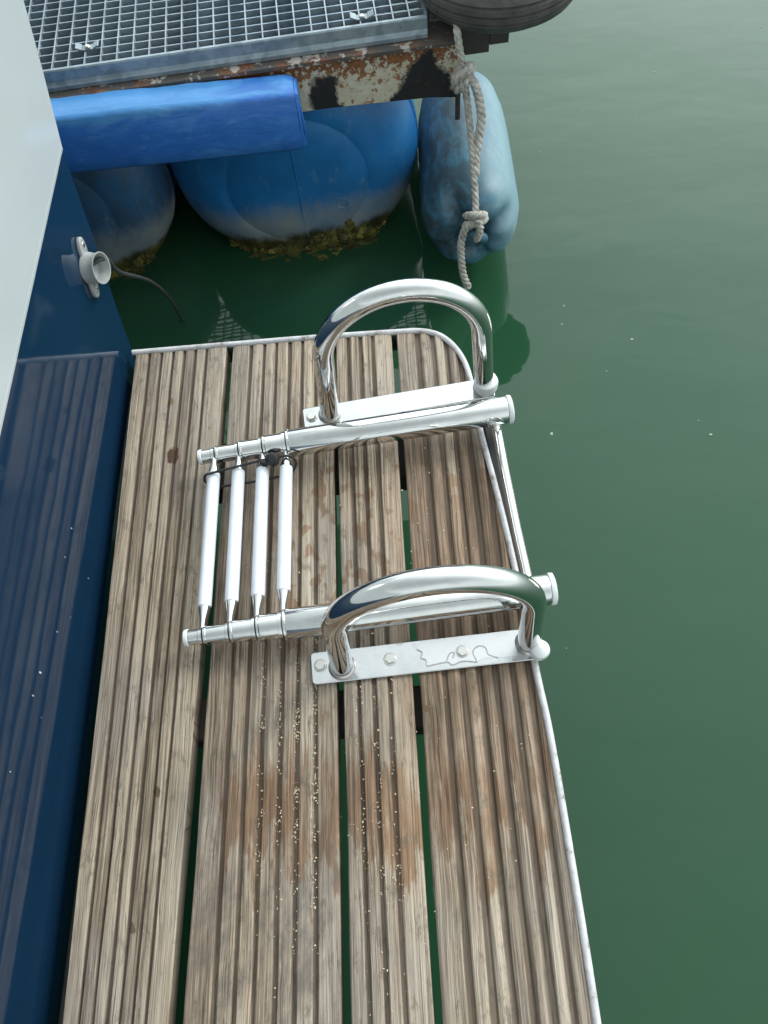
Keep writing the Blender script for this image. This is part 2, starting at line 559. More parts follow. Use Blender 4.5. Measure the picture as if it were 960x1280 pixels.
def pad_mat():
    m, n, b = mat('blue_tarpaulin')
    co = n.coord('Object')
    ns = n.noise(n.coord('Object', (0.6, 2.2, 1.2)), 13, 6, 0.65, 0.7)
    c = n.ramp(ns, [(0.3, (0.022, 0.125, 0.46)), (0.55, (0.034, 0.17, 0.56)), (0.78, (0.085, 0.26, 0.62))])
    x, y, z = n.xyz()
    # scuffed top surface of the cover, daylight on it painted in as paler blue
    top = n.step(n.math('MULTIPLY_ADD', n.math('SUBTRACT', ns, 0.5), 0.04, z), 0.094, 0.108)
    c = n.mix(n.math('MULTIPLY', top, 0.45), c, (0.12, 0.40, 0.68))
    sc = n.step(n.noise(n.coord('Object', (1, 3, 3)), 30, 6, 0.7), 0.56, 0.72)
    c = n.mix(n.math('MULTIPLY', sc, 0.28), c, (0.28, 0.44, 0.62))
    n.l(c, b.inputs['Base Color'])
    b.inputs['Roughness'].default_value = 0.42
    n.l(n.bump(n.noise(n.coord('Object', (0.7, 2, 2)), 22, 5, 0.6, 0.8), 0.35, 0.006), b.inputs['Normal'])
    return m


def galv():
    m, n, b = mat('galvanised_steel')
    co = n.coord('Object')
    vo = n.n('ShaderNodeTexVoronoi')
    vo.inputs['Scale'].default_value = 70
    n.l(co, vo.inputs['Vector'])
    ns = n.noise(co, 18, 5, 0.6)
    sm = n.math('ADD', n.math('MULTIPLY', vo.outputs['Color'], 0.25), n.math('MULTIPLY', ns, 0.75))
    n.l(n.ramp(sm, [(0.3, (0.17, 0.215, 0.25)), (0.65, (0.33, 0.39, 0.44))]), b.inputs['Base Color'])
    b.inputs['Metallic'].default_value = 0.45
    b.inputs['Roughness'].default_value = 0.48
    return m


def edge_trim_mat():
    m, n, b = mat('chalky_trim')
    co = n.coord('Object')
    fine = n.noise(co, 55, 6, 0.7)
    c = n.ramp(fine, [(0.32, (0.20, 0.17, 0.15)), (0.43, (0.50, 0.49, 0.50)), (0.7, (0.70, 0.70, 0.73))])
    n.l(c, b.inputs['Base Color'])
    b.inputs['Roughness'].default_value = 0.5
    n.l(n.bump(fine, 0.3, 0.001), b.inputs['Normal'])
    return m


M = dict(
    wood=wood(), navy=navy(), water=water_mat(), chrome=chrome('polished_stainless'),
    plate=chrome('brushed_stainless', 0.13, (0.60, 0.60, 0.61), 0.3),
    bolt=chrome('dull_bolt_steel', 0.32, (0.62, 0.60, 0.58)),
    white_hull=simple('white_gelcoat', (0.43, 0.47, 0.485), 0.16, var=0.03, vscale=6, coat=0.3),
    sleeve=simple('white_rung_plastic', (0.76, 0.79, 0.86), 0.38, var=0.05, vscale=60, bump=0.1),
    cap=simple('white_nylon', (0.74, 0.77, 0.78), 0.4, var=0.06, vscale=40),
    film=simple('peeled_film', (0.66, 0.65, 0.66), 0.22, 0.85, var=0.06, vscale=15),
    glue=simple('old_sealant', (0.46, 0.44, 0.46), 0.5, var=0.2),
    black=simple('black_rubber', (0.012, 0.012, 0.014), 0.5, var=0.3),
    tyre=simple('perished_tyre_rubber', (0.075, 0.072, 0.068), 0.75, var=0.4, vscale=26, bump=0.4, bscale=90),
    trim=edge_trim_mat(), beam=rust_paint('peeling_cream_paint', 'beam'), side=rust_paint('rusty_flange', 'side'),
    dark=rust_paint('dark_rusty_steel', 'dark'), barrel=barrel_mat(), barrel_grimy=barrel_mat(0.45), fender=fender_mat(), rope=rope_mat(), pad=pad_mat(), galv=galv(),
    outlet=simple('aged_white_nylon', (0.33, 0.345, 0.345), 0.45, var=0.14, vscale=50),
    cable=simple('grey_cable', (0.045, 0.05, 0.05), 0.5, var=0.2),
    under=simple('damp_timber', (0.030, 0.026, 0.022), 0.8, var=0.4),
    algae=simple('olive_algae', (0.075, 0.070, 0.014), 0.7, var=0.75, vscale=35, bump=0.6),
    algae_y=simple('yellow_algae', (0.18, 0.16, 0.03), 0.7, var=0.5, vscale=45, bump=0.6),
    crumb=simple('sawdust', (0.66, 0.56, 0.40), 0.9, var=0.4, vscale=200),
    foam=simple('pale_scum', (0.36, 0.42, 0.36), 0.8, var=0.2, vscale=100),
)

# ------------------------------------------------------------------ water
WZ = -0.372
n_ = 24
wb = MB()
wb.add([(-300, -300, 0), (300, -300, 0), (300, 300, 0), (-300, 300, 0)], [(0, 1, 2, 3)])
tag(wb.build('water', M['water'], loc=(0, 0, WZ), smooth=False), kind='structure')

# ------------------------------------------------------------------ boat
boat = thing('boat', 'navy blue boat hull with white topsides beside the timber platform', 'boat', (-0.4735, 0.0, WZ))
HX = -0.4735


def edge_y(z):   # far corner of the transom flares outward as it rises
    return interp([-0.6, -0.023, 0.042, 0.155, 0.259, 0.289, 0.356, 0.421, 0.75], [0.66, 0.879, 0.900, 0.946, 0.984, 0.994, 1.062, 1.122, 1.36], z)


def hull_mesh(zs, x_of, side=1.6, y0=-1.6, inset=0.0):
    mb = MB()
    vs, fs = [], []
    ring = []
    for z in zs:
        ye = edge_y(z) - inset
        x = x_of(z)
        row = [(x - 0.0, y0, z), (x, ye - 0.008, z), (x - 0.0023, ye - 0.0023, z), (x - 0.008, ye, z), (x - side, ye + 0.25, z), (x - side, y0, z)]
        ring.append(len(vs))
        vs += [V(p) - boat.location for p in row]
    k = 6
    for i in range(len(zs) - 1):
        for j in range(k):
            fs.append((i * k + j, i * k + (j + 1) % k, (i + 1) * k + (j + 1) % k, (i + 1) * k + j))
    fs.append(tuple(range(k - 1, -1, -1)))
    fs.append(tuple((len(zs) - 1) * k + j for j in range(k)))
    return mb.add(vs, fs)


hull_mesh([-0.6, -0.3, -0.023, 0.042, 0.155, 0.259, 0.2885], lambda z: HX).build('hull', M['navy'], boat, smooth=False)
hull_mesh([0.2885, 0.2905, 0.356, 0.421, 0.58, 0.75], lambda z: HX + 0.001 - max(0, z - 0.2905) * 0.10).build('topsides', M['white_hull'], boat, smooth=False)
MB().box(V((HX - 0.004, -1.6, 0.2878)) - boat.location, V((HX + 0.0014, 0.986, 0.2918)) - boat.location).build('cove_line', M['white_hull'], boat)
# rope-and-cable outlet on the transom
out = MB()
oc = V((HX, 0.872, 0.170)) - boat.location
ax = Matrix.Translation(oc) @ Matrix.Rotation(pi / 2, 4, 'Y') @ Matrix.Rotation(R(-28), 4, 'Z')
CABLE = [(-0.462, 0.945, 0.085), (-0.472, 1.06, -0.055), (-0.497, 1.17, -0.22), (-0.528, 1.26, -0.40)]
pts = []
for k in range(40):   # eared oval flange
    a = 2 * pi * k / 40
    rx = 0.024 + 0.0
    ear = 0.046 * abs(cos(a)) ** 3
    r = max(0.024, ear)
    pts.append((r * cos(a), r * sin(a) * (1.0 if abs(cos(a)) < 0.8 else 0.8)))
out.prism([(p[0], p[1]) for p in pts], 0.0, 0.007, ax)
flange = out.build('cable_outlet', M['outlet'], boat, bevel=0.002)
sp = MB()
tilt = ax @ Matrix.Rotation(R(14), 4, 'X')
sp.lathe([(0.0235, 0.006), (0.0225, 0.012), (0.0212, 0.017), (0.0222, 0.023), (0.0234, 0.0265), (0.0232, 0.0278), (0.0214, 0.0275), (0.0200, 0.023), (0.0190, 0.016), (0.0185, 0.01), (0.0, 0.0085)], tilt, 40)
sp.build('spout', M['outlet'], flange)
for sg in (-1, 1):
    MB().lathe([(0.0, 0.0085), (0.0035, 0.0082), (0.0042, 0.0072)], ax @ Matrix.Translation((sg * 0.034, 0, 0)), 14).build('screw', M['bolt'], flange)
cp = spline([oc + V((0.004, 0.0, 0.002)), oc + V((0.026, 0.02, -0.004))] + [V(p) - boat.location for p in CABLE], 10)
MB().tube(cp, 0.0036, 10).build('cable', M['cable'], boat)
fl = MB()
for (yy, zz, ln) in ((0.475, 0.09, 0.004), (0.43, 0.095, 0.003), (0.27, 0.11, 0.006), (0.24, 0.118, 0.004), (0.33, 0.085, 0.003), (0.22, 0.09, 0.002), (0.43, 0.02, 0.003), (0.36, 0.055, 0.002), (0.15, 0.14, 0.003)):
    fl.blob(V((HX + 0.0005, yy, zz)) - boat.location, ln * 0.5, seed=yy * 9, n=5, sq=(0.15, 0.4, 1.0))
fl.build('paint_fleck', M['cap'], boat)['kind'] = 'stuff'

# ------------------------------------------------------------------ swim platform
plat = thing('swim_platform', 'weathered grooved timber swim platform with a pale metal edge strip', 'platform', (0, 0, 0))
TRIM = [(-0.13, 0.152), (0.034, 0.149), (0.18, 0.1445), (0.257, 0.1385), (0.404, 0.128), (0.525, 0.1165), (0.637, 0.103), (0.70, 0.0985), (0.735, 0.0965), (0.765, 0.092), (0.79, 0.084), (0.812, 0.072), (0.828, 0.058), (0.838, 0.042), (0.844, 0.020), (0.8455, -0.01)]


def xr(y):
    return interp([p[0] for p in TRIM], [p[1] for p in TRIM], y)


def ytop(x):
    if x < -0.01:
        return 0.846
    ys = [p[0] for p in TRIM][::-1]
    xs = [p[1] for p in TRIM][::-1]
    return interp(xs, ys, x)


YB = -0.75
GD = 0.0058


def plank(i, l0, l1, r0, r1, fr, gw, right_trim=False):
    """l0/l1 left edge at far/near end, r0/r1 right edge; fr groove centres as fractions"""
    mb = MB()
    NY = 80
    # profile columns: (fraction, z, ridge id)
    wid = 0.5 * (r0 - l0 + r1 - l1)
    prof = []
    gs = [0.0] + list(fr) + [1.0]
    for k in range(len(gs) - 1):
        a, b_ = gs[k], gs[k + 1]
        ga = (gw / 2) / wid if k > 0 else 0
        gb = (gw / 2) / wid if k < len(gs) - 2 else 0
        bv = 0.0013 / wid
        rid = i * 20 + k + 0.5
        prof.append([(a, -0.027 if k == 0 else -GD, rid), (a, -GD, rid)] if k == 0 else [(a + ga * 0.5, -GD, rid)])
        prof[-1] += [(a + ga * 0.88, -0.0022, rid), (a + ga + bv, -0.0003, rid), (0.5 * (a + b_), 0.0002, rid), (b_ - gb - bv, -0.0003, rid), (b_ - gb * 0.88, -0.0022, rid)]
        prof[-1] += [(b_, -GD, rid), (b_, -0.027, rid)] if k == len(gs) - 2 else [(b_ - gb * 0.5, -GD, rid)]
    cols = [c for p in prof for c in p]
    nc = len(cols)
    vs, at = [], []
    for j in range(NY + 1):
        t = j / NY
        for q, (f, z, rid) in enumerate(cols):
            y0 = lerp(YB, 0.846, t)
            tt = (y0 + 0.11) / 0.96
            L, Rr = lerp(l1, l0, tt), lerp(r1, r0, tt)
            x = lerp(L, Rr, f)
            if right_trim:
                Rr = 0.152
                y0 = interp([0, 0.55, 1.0], [YB, 0.55, 0.8415], t)
                tt = (y0 + 0.11) / 0.96
                L = lerp(l1, l0, tt)
                x = lerp(L, Rr, f)
                x = min(x, xr(y0) - 0.0045)
            else:
                y0 = lerp(YB, 0.8425, t)
            w_ = 0.0009 * mnoise.noise(V((q * 0.37 + i * 5, y0 * 7, 0))) + 0.0010 * mnoise.noise(V((rid * 2.1, y0 * 3, 4)))
            zz = z + (0.0008 * mnoise.noise(V((rid * 3, y0 * 11, 9))) if z > -0.02 else 0)
            if right_trim and x > xr(y0) - 0.0055:
                w_ = 0.0
            vs.append((x + w_, y0, zz))
            at.append(rid)
    fs = []
    for j in range(NY):
        for q in range(nc - 1):
            fs.append((j * nc + q, j * nc + q + 1, (j + 1) * nc + q + 1, (j + 1) * nc + q))
        fs.append((j * nc + nc - 1, j * nc, (j + 1) * nc, (j + 1) * nc + nc - 1))
    fs.append(tuple(NY * nc + q for q in range(nc)))
    fs.append(tuple(range(nc - 1, -1, -1)))
    mb.add(vs, fs, at)
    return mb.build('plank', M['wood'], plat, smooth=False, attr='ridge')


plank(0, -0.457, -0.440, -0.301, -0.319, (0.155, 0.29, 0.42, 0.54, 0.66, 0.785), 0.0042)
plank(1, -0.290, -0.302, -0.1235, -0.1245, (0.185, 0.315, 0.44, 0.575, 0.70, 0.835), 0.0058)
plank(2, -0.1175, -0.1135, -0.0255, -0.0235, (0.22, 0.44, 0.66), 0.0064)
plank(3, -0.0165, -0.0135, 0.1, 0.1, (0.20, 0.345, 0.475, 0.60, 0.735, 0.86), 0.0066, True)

tp = [(-0.462, 0.8475, -0.001), (-0.3, 0.848, -0.001), (-0.15, 0.848, -0.001)] + [(p[1], p[0], -0.001) for p in TRIM[::-1]] + [(0.152, -0.4, -0.001), (0.152, YB, -0.001)]
tpath = spline(tp, 5)
MB().tube(tpath, 0.0046, 12, flat=[(1.0, 1.1)] * len(tpath)).build('edge_strip', M['trim'], plat)
# dark rail under the strip
rail = [(p.x - 0.003 if p.x > 0 else p.x, p.y - (0.003 if p.y > 0.83 else 0), -0.026) for p in tpath]
MB().tube(rail, 0.019, 8, flat=[(0.28, 1.0)] * len(rail)).build('side_rail', M['black'], plat)
MB().prism([(0.1085, 0.66), (0.1290, 0.66), (0.1380, 0.50), (0.1480, 0.345), (0.1290, 0.345), (0.1180, 0.50)], -0.045, -0.004).build('ladder_bearer', M['black'], plat, bevel=0.002)
for y0, y1 in ((0.585, 0.672), (0.205, 0.262), (-0.45, -0.38)):
    MB().box((-0.455, y0, -0.075), (xr(y0) - 0.012, y1, -0.029)).build('cross_beam', M['under'], plat, bevel=0.003)
MB().box((-0.458, YB, -0.075), (-0.44, 0.835, -0.0295)).build('side_beam', M['under'], plat, bevel=0.002)

# ------------------------------------------------------------------ boarding ladder
ladder = thing('boarding_ladder', 'folded stainless telescopic boarding ladder with four white rungs', 'ladder', (0.0, 0.48, 0.0))


def LP(p):
    return V(p) - ladder.location


rails = [(V((-0.318, 0.327, 0.036)), V((0.163, 0.359, 0.044))), (V((-0.317, 0.607, 0.036)), V((0.141, 0.6445, 0.044)))]
RX = [-0.297, -0.260, -0.224, -0.189]       # rung positions along X
RAD = [0.0105, 0.0125, 0.0150, 0.0178, 0.0208]


def along(rl, x):
    a, b_ = rl
    return a + (b_ - a) * ((x - a.x) / (b_.x - a.x))


for ri, rl in enumerate(rails):
    sgn = 1 if ri == 0 else -1            # towards the other rail
    ends = [-0.316, -0.2885, -0.2525, -0.2165, -0.1810, rl[1].x]
    for k in range(5):
        p0, p1 = along(rl, ends[k] - (0.006 if k else 0)), along(rl, ends[k + 1] + (0.004 if k < 4 else 0))
        r = RAD[k]
        d = (p1 - p0)
        path = [LP(p0), LP(p0 + d * 0.01), LP(p0 + d * 0.5), LP(p1 - d * 0.01), LP(p1)]
        MB().tube(path, [r * 0.93, r, r, r, r * 0.93], 32).build('rail_tube', M['chrome'], ladder)
        if k:     # swaged lip where the narrower tube slides in
            lp = along(rl, ends[k] - 0.0065)
            e = (rl[1] - rl[0]).normalized()
            MB().tube([LP(lp), LP(lp + e * 0.0008), LP(lp + e * 0.0035), LP(lp + e * 0.0045)], [r * 1.0, r * 1.07, r * 1.07, r * 1.0], 32).build('collar', M['chrome'], ladder)
    for k in range(1, 5):
        e = (rl[1] - rl[0]).normalized()
        q = along(rl, ends[k] - 0.0068)
        MB().tube([LP(q - e * 0.0018), LP(q - e * 0.0014), LP(q + e * 0.0002)], [RAD[k] * 0.86, RAD[k] * 0.93, RAD[k] * 0.97], 28).build('bush', M['black'], ladder)
    e = (rl[1] - rl[0]).normalized()
    q = along(rl, -0.316)
    MB().tube([LP(q - e * 0.0055), LP(q - e * 0.005), LP(q - e * 0.001), LP(q)], [0.0085, 0.0112, 0.0118, 0.0112], 28).build('end_cap', M['cap'], ladder)
    q = rl[1]
    MB().tube([LP(q), LP(q + e * 0.002), LP(q + e * 0.006), LP(q + e * 0.0075)], [0.0208, 0.0216, 0.0210, 0.017], 32).build('end_cap', M['cap'], ladder)
for k, x in enumerate(RX):
    a = along(rails[0], x - 0.001)
    b_ = along(rails[1], x)
    r = RAD[k]
    root = MB()
    d = (b_ - a).normalized()
    z0 = V((0, 0, 0.001))
    s0, s1 = a + d * (r + 0.030), b_ - d * (r + 0.022)
    path = [LP(p) for p in (a + d * (r * 0.6), a + d * (r + 0.002), a + d * (r + 0.010), s0 - d * 0.004, s0 + d * 0.006, s1 - d * 0.006, s1 + d * 0.004, b_ - d * (r + 0.008), b_ - d * (r + 0.002), b_ - d * (r * 0.6))]
    fl_ = [(0.72, 1.0), (0.62, 1.0), (0.66, 1), (1, 1), (1, 1), (1, 1), (1, 1), (0.72, 1), (0.66, 1), (0.78, 1)]
    root.tube(path, [0.0075, 0.0075, 0.0078, 0.0082, 0.008, 0.008, 0.0082, 0.0078, 0.0075, 0.0075], 24, flat=fl_)
    rg = root.build('rung', M['chrome'], ladder)
    MB().tube([LP(s0), LP(s0 + d * 0.0008), LP(s0 + d * 0.003), LP(s1 - d * 0.003), LP(s1 - d * 0.0008), LP(s1)], [0.0082, 0.0092, 0.0095, 0.0095, 0.0092, 0.0082], 24).build('sleeve', M['sleeve'], rg)
    for rl in rails:       # band that ties the rung to its tube
        q = along(rl, x)
        e = (rl[1] - rl[0]).normalized()
        MB().tube([LP(q - e * 0.0052), LP(q - e * 0.0045), LP(q + e * 0.0045), LP(q + e * 0.0052)], [r * 1.01, r * 1.10, r * 1.10, r * 1.01], 28).build('band', M['chrome'], rg)
# hinge rod across the outer ends
MB().tube([LP(p) for p in ((0.1225, 0.632, 0.036), (0.1265, 0.55, 0.033), (0.1325, 0.45, 0.033), (0.1385, 0.368, 0.036))], 0.0068, 20).build('hinge_rod', M['chrome'], ladder)
arc = [LP(V((0.122 + 0.011 * cos(t), 0.6215 - 0.006 * sin(t) - 0.002, 0.044 + 0.012 * sin(t)))) for t in [pi * k / 12 for k in range(13)]]
MB().tube(arc, 0.0022, 10).build('hinge_hook', M['chrome'], ladder)

# ------------------------------------------------------------------ handrails
def handrail(label, f0, f1, ztop, plate, bolts, cap_pts):
    mid = (V(f0) + V(f1)) / 2
    mid.z = 0
    h = thing('handrail', label, 'handrail', mid, 0, 'hooped handrails on the platform')
    a, b_ = V(f0), V(f1)
    e = (b_ - a)
    half = e.length / 2
    foot = half
    half *= 0.925
    e.normalize()
    rt = 0.0148
    cz = ztop - rt - half * 1.0
    path = []
    for t in [0.0, 0.2, 0.5, 0.8, 0.96]:
        path.append(a + e * (foot - half) * t + V((0, 0, (cz - a.z) * t)))
    for k in range(33):
        t = pi * k / 32
        # slightly squared hoop: tight bends and a flatter crown
        cx = -math.copysign(abs(cos(t)) ** 1.0, cos(t))
        path.append((a + b_) / 2 * V((1, 1, 0)).length / V((1, 1, 0)).length + e * half * cx + V((0, 0, cz - a.z * 0 + half * abs(sin(t)) ** 1.0 - 0)) - V((0, 0, (a.z + b_.z) / 2)))
    for t in [0.96, 0.8, 0.5, 0.2, 0.0]:
        path.append(b_ - e * (foot - half) * t + V((0, 0, (cz - b_.z) * t)))
    hp = [p - mid for p in path]
    MB().tube(hp, rt, 32).build('hoop', M['chrome'], h)
    for q in (a, b_):
        c0 = q - mid
        MB().tube([c0 + V((0, 0, 0.0)), c0 + V((0, 0, 0.002)), c0 + V((0, 0, 0.0045))], [0.0185, 0.0178, 0.0150], 28).build('weld_collar', M['bolt'], h)
    MB().prism([(p[0] - mid.x, p[1] - mid.y) for p in plate], 0.0015, 0.0055).build('mounting_plate', M['plate'], h, bevel=0.0012)
    for bx, by in bolts:
        hx = [(0.0072 * cos(pi / 3 * k + 0.3 + bx), 0.0072 * sin(pi / 3 * k + 0.3 + bx)) for k in range(6)]
        bm = MB().prism(hx, 0.0068, 0.0108, Matrix.Translation((bx - mid.x, by - mid.y, 0)))
        bm.lathe([(0.0088, 0.0055), (0.0088, 0.0066), (0.006, 0.0069)], Matrix.Translation((bx - mid.x, by - mid.y, 0)), 20)
        bm.build('bolt', M['bolt'], h, bevel=0.0008)
    cb = MB()
    c = V(cap_pts[0]) - mid
    mt = Matrix.Translation(c) @ Matrix.Rotation(math.atan2(e.y, e.x), 4, 'Z') @ Matrix.Rotation(cap_pts[1], 4, 'X')
    r_ = cap_pts[2]
    cb.lathe([(0.0, -0.011), (r_ * 0.8, -0.0108), (r_, -0.008), (r_ * 1.03, 0.004), (r_ * 0.92, 0.0095), (r_ * 0.6, 0.0128), (0.0, 0.0140)], mt, 28)
    cb.build('plastic_cap', M['cap'], h)
    return h, mid


def rounded(p0, p1, p2, p3, r=0.006):
    """rounded quadrilateral outline"""
    P = [V((*p, 0)) for p in (p0, p1, p2, p3)]
    out = []
    for i in range(4):
        a, c, b_ = P[i - 1], P[i], P[(i + 1) % 4]
        d0, d1 = (a - c).normalized(), (b_ - c).normalized()
        for k in range(5):
            t = k / 4
            q = (c + d0 * r) * (1 - t) ** 2 + c * 2 * t * (1 - t) + (c + d1 * r) * t * t
            out.append((q.x, q.y))
    return out


h1, m1 = handrail('far stainless hoop handrail standing nearest the blue barrels', (-0.128, 0.688, 0.0055), (0.116, 0.7155, 0.0055), 0.262,
                  rounded((-0.168, 0.664), (0.132, 0.697), (0.128, 0.735), (-0.172, 0.702)), [(-0.157, 0.684)], ((0.1175, 0.7135, 0.019), R(6), 0.0185))
h2, m2 = handrail('near stainless hoop handrail whose plate shows three bolts and peeling film', (-0.116, 0.284, 0.0055), (0.132, 0.300, 0.0055), 0.283,
                  rounded((-0.156, 0.262), (0.142, 0.2775), (0.139, 0.321), (-0.159, 0.3055)), [(-0.145, 0.287), (-0.052, 0.290), (0.044, 0.294)], ((0.143, 0.286, 0.018), R(8), 0.0128))
# the half-peeled protective film and sealant squiggles on the near plate
fp = [(-0.087, 0.3075), (-0.02, 0.3115), (0.05, 0.315), (0.112, 0.3185), (0.116, 0.284), (0.085, 0.2815), (0.078, 0.287), (0.066, 0.2785), (0.044, 0.2825), (0.03, 0.2775), (0.022, 0.2825), (-0.004, 0.277), (-0.006, 0.286), (-0.012, 0.289), (-0.010, 0.296), (-0.018, 0.300)]
fp = [(-0.010, 0.3115), (0.05, 0.3145), (0.112, 0.318), (0.116, 0.284), (0.090, 0.2825), (0.072, 0.2835), (0.062, 0.279), (0.044, 0.2815), (0.03, 0.2775), (0.022, 0.2815), (-0.004, 0.2775), (-0.0055, 0.286), (-0.011, 0.289), (-0.009, 0.296), (-0.016, 0.301)]
MB().prism([(x - m2.x, y - m2.y) for x, y in fp], 0.0055, 0.0061).build('protective_film', M['film'], h2, smooth=False)
for pl in ([(0.022, 0.2815), (0.027, 0.292), (0.033, 0.293), (0.031, 0.286)], [(0.062, 0.279), (0.058, 0.293), (0.066, 0.300), (0.075, 0.297), (0.078, 0.288), (0.090, 0.2825)], [(-0.004, 0.2775), (0.022, 0.2812), (0.03, 0.2772), (0.044, 0.2812), (0.062, 0.2787)], [(-0.016, 0.301), (-0.009, 0.296), (-0.011, 0.289), (-0.005, 0.286), (-0.004, 0.2775)]):
    MB().tube(spline([(x - m2.x, y - m2.y, 0.0062) for x, y in pl], 6), 0.0009, 8).build('sealant_bead', M['glue'], h2)

# ------------------------------------------------------------------ strap round the rungs
strap = thing('rubber_strap', 'thin black strap with a knob looped round the white rungs', 'strap', (-0.24, 0.575, 0.05))


def SP(p):
    return V(p) - strap.location


lo = []
for x, y, z in ((-0.3105, 0.566, 0.036), (-0.306, 0.568, 0.0475), (-0.296, 0.571, 0.0485), (-0.26, 0.578, 0.0490), (-0.226, 0.585, 0.0495), (-0.205, 0.588, 0.050), (-0.186, 0.590, 0.0492), (-0.177, 0.588, 0.043), (-0.176, 0.583, 0.034), (-0.186, 0.573, 0.0275), (-0.22, 0.566, 0.0268), (-0.26, 0.562, 0.0265), (-0.30, 0.560, 0.0268)):
    lo.append(SP((x, y, z)))
P = spline(lo + [lo[0]], 6)[:-1]
MB().tube(P, 0.0019, 10, closed=True).build('cord', M['black'], strap)
kc = SP((-0.2065, 0.585, 0.050))
MB().lathe([(0.0, 0.010), (0.006, 0.0096), (0.0095, 0.006), (0.0105, 0.0), (0.0088, -0.006), (0.0, -0.008)], Matrix.Translation(kc) @ Matrix.Rotation(R(18), 4, 'X'), 20,
           fn=lambda r, z, a, i: (r * (1 + 0.05 * cos(a * 8)), z)).build('knob', M['black'], strap)
MB().box((-0.007, -0.004, -0.004), (0.016, 0.004, 0.003), Matrix.Translation(kc + V((-0.012, -0.003, 0)))).build('hook', M['black'], strap, bevel=0.0015)

# ------------------------------------------------------------------ floating dock
DO, DR = V((0.079, 1.455, 0.0)), R(4.23)
DM = Matrix.Translation(DO) @ Matrix.Rotation(DR, 4, 'Z')


def dloc(x, y, z=0.0):
    return DM @ V((x, y, z))


dock = thing('floating_dock', 'rusty steel frame of the floating dock with peeling cream paint', 'dock', DO, DR)
fb = MB()
# front beam face: slightly deeper at its right end, ragged lower corner
fb.prism([(-1.4, 0.004), (-0.2, 0.004), (0.0, -0.004), (0.055, -0.012), (0.063, -0.006), (0.063, 0.104), (-1.4, 0.104)], -0.012, 0.0, Matrix.Rotation(pi / 2, 4, 'X') @ Matrix.Translation((0, 0, 0.0)))
for i, p in enumerate(fb.v):
    fb.v[i] = (p[0], p[1] - 0.016, p[2])
fb.build('front_beam', M['beam'], dock, bevel=0.0015)
MB().box((-1.4, -0.031, 0.1045), (0.063, 0.05, 0.1125)).build('top_flange', M['side'], dock, bevel=0.001)
MB().box((0.012, 0.052, 0.06), (0.062, 1.3, 0.1125)).build('side_beam', M['side'], dock, bevel=0.002)
MB().box((-1.4, 1.25, 0.04), (0.008, 1.3, 0.1125)).build('rear_beam', M['dark'], dock, bevel=0.002)
bk = MB()
bk.box((0.064, 0.0, 0.062), (0.120, 0.75, 0.122))  # its rear length is added to block a sky slit mirrored in the water
bk.box((0.121, 0.002, 0.074), (0.158, 0.30, 0.1195))
bk.build('wheel_bracket', M['dark'], dock, bevel=0.001)
MB().box((0.050, -0.0335, -0.05), (0.060, -0.0285, 0.03)).build('lashing_tab', M['dark'], dock, bevel=0.002)

# grating
gr = thing('grating', 'galvanised steel grating panel forming the dock walkway', 'grating', dloc(0, 0, 0.115), DR)
GX0, GX1, GY1 = -1.30, 0.0, 1.25
gh = 0.033
px = 0.0305
bar = MB().box((-0.0013, 0.004, 0.003), (0.0013, GY1 - 0.004, gh))
i = 1
first = None
while -i * px > GX0 + 0.01:
    if first is None:
        first = bar.build('bearing_bar', M['galv'], gr, smooth=False)
        first.location.x = -i * px
    else:
        o = first.copy()
        o.location.x = -i * px
        COL.objects.link(o)
    i += 1
crs = MB().box((GX0 + 0.004, -0.0013, 0.021), (GX1 - 0.004, 0.0013, gh - 0.0006))
first = None
py = 0.0245
i = 1
while i * py < GY1 - 0.01:
    if first is None:
        first = crs.build('cross_bar', M['galv'], gr, smooth=False)
        first.location.y = i * py
    else:
        o = first.copy()
        o.location.y = i * py
        COL.objects.link(o)
    i += 1
fm = MB()
# rolled front edge: face with a small outward lip at its foot
prof = [(0.004, gh), (-0.002, gh + 0.0005), (-0.004, gh - 0.002), (-0.0045, 0.012), (-0.0075, 0.008), (-0.011, 0.006), (-0.011, -0.001), (0.004, -0.001)]
vs = [V((x, q[0], q[1])) for x in (GX0, GX1) for q in prof]
k = len(prof)
fm.add(vs, [tuple(range(k)), tuple(range(2 * k - 1, k - 1, -1))] + [(j, k + j, k + (j + 1) % k, (j + 1) % k) for j in range(k)])
fm.build('front_edge', M['galv'], gr, smooth=False)
MB().box((-0.004 + 0.0005, 0.0045, 0.0), (0.002, GY1, gh + 0.0003)).build('side_edge', M['galv'], gr, smooth=False)
MB().box((GX0, 0.0045, 0.0), (GX0 + 0.004, GY1, gh + 0.0003)).build('side_edge', M['galv'], gr, smooth=False)
MB().box((GX0, GY1 + 0.0005, 0.0), (GX1, GY1 + 0.005, gh)).build('rear_edge', M['galv'], gr, smooth=False)
for cx, cy in ((-0.118, 0.021), (-0.635, 0.05)):
    cm = MB()
    T = Matrix.Translation((cx, cy, gh + 0.001))
    for sg in (-1, 1):      # saddle wings
        cm.box((-0.006, -0.009, 0.0), (0.006, 0.009, 0.003), T @ Matrix.Translation((sg * 0.017, 0, 0.003)) @ Matrix.Rotation(sg * R(-22), 4, 'Y'))
        cm.box((-0.004, -0.008, 0.0), (0.004, 0.008, 0.0025), T @ Matrix.Translation((sg * 0.008, 0, -0.0005)))
    cl = cm.build('clip', M['galv'], gr, bevel=0.0008)
    MB().lathe([(0.0055, -0.002), (0.0055, 0.0035), (0.004, 0.005), (0.0, 0.0054)], T, 6).build('screw_head', M['bolt'], cl, smooth=False)

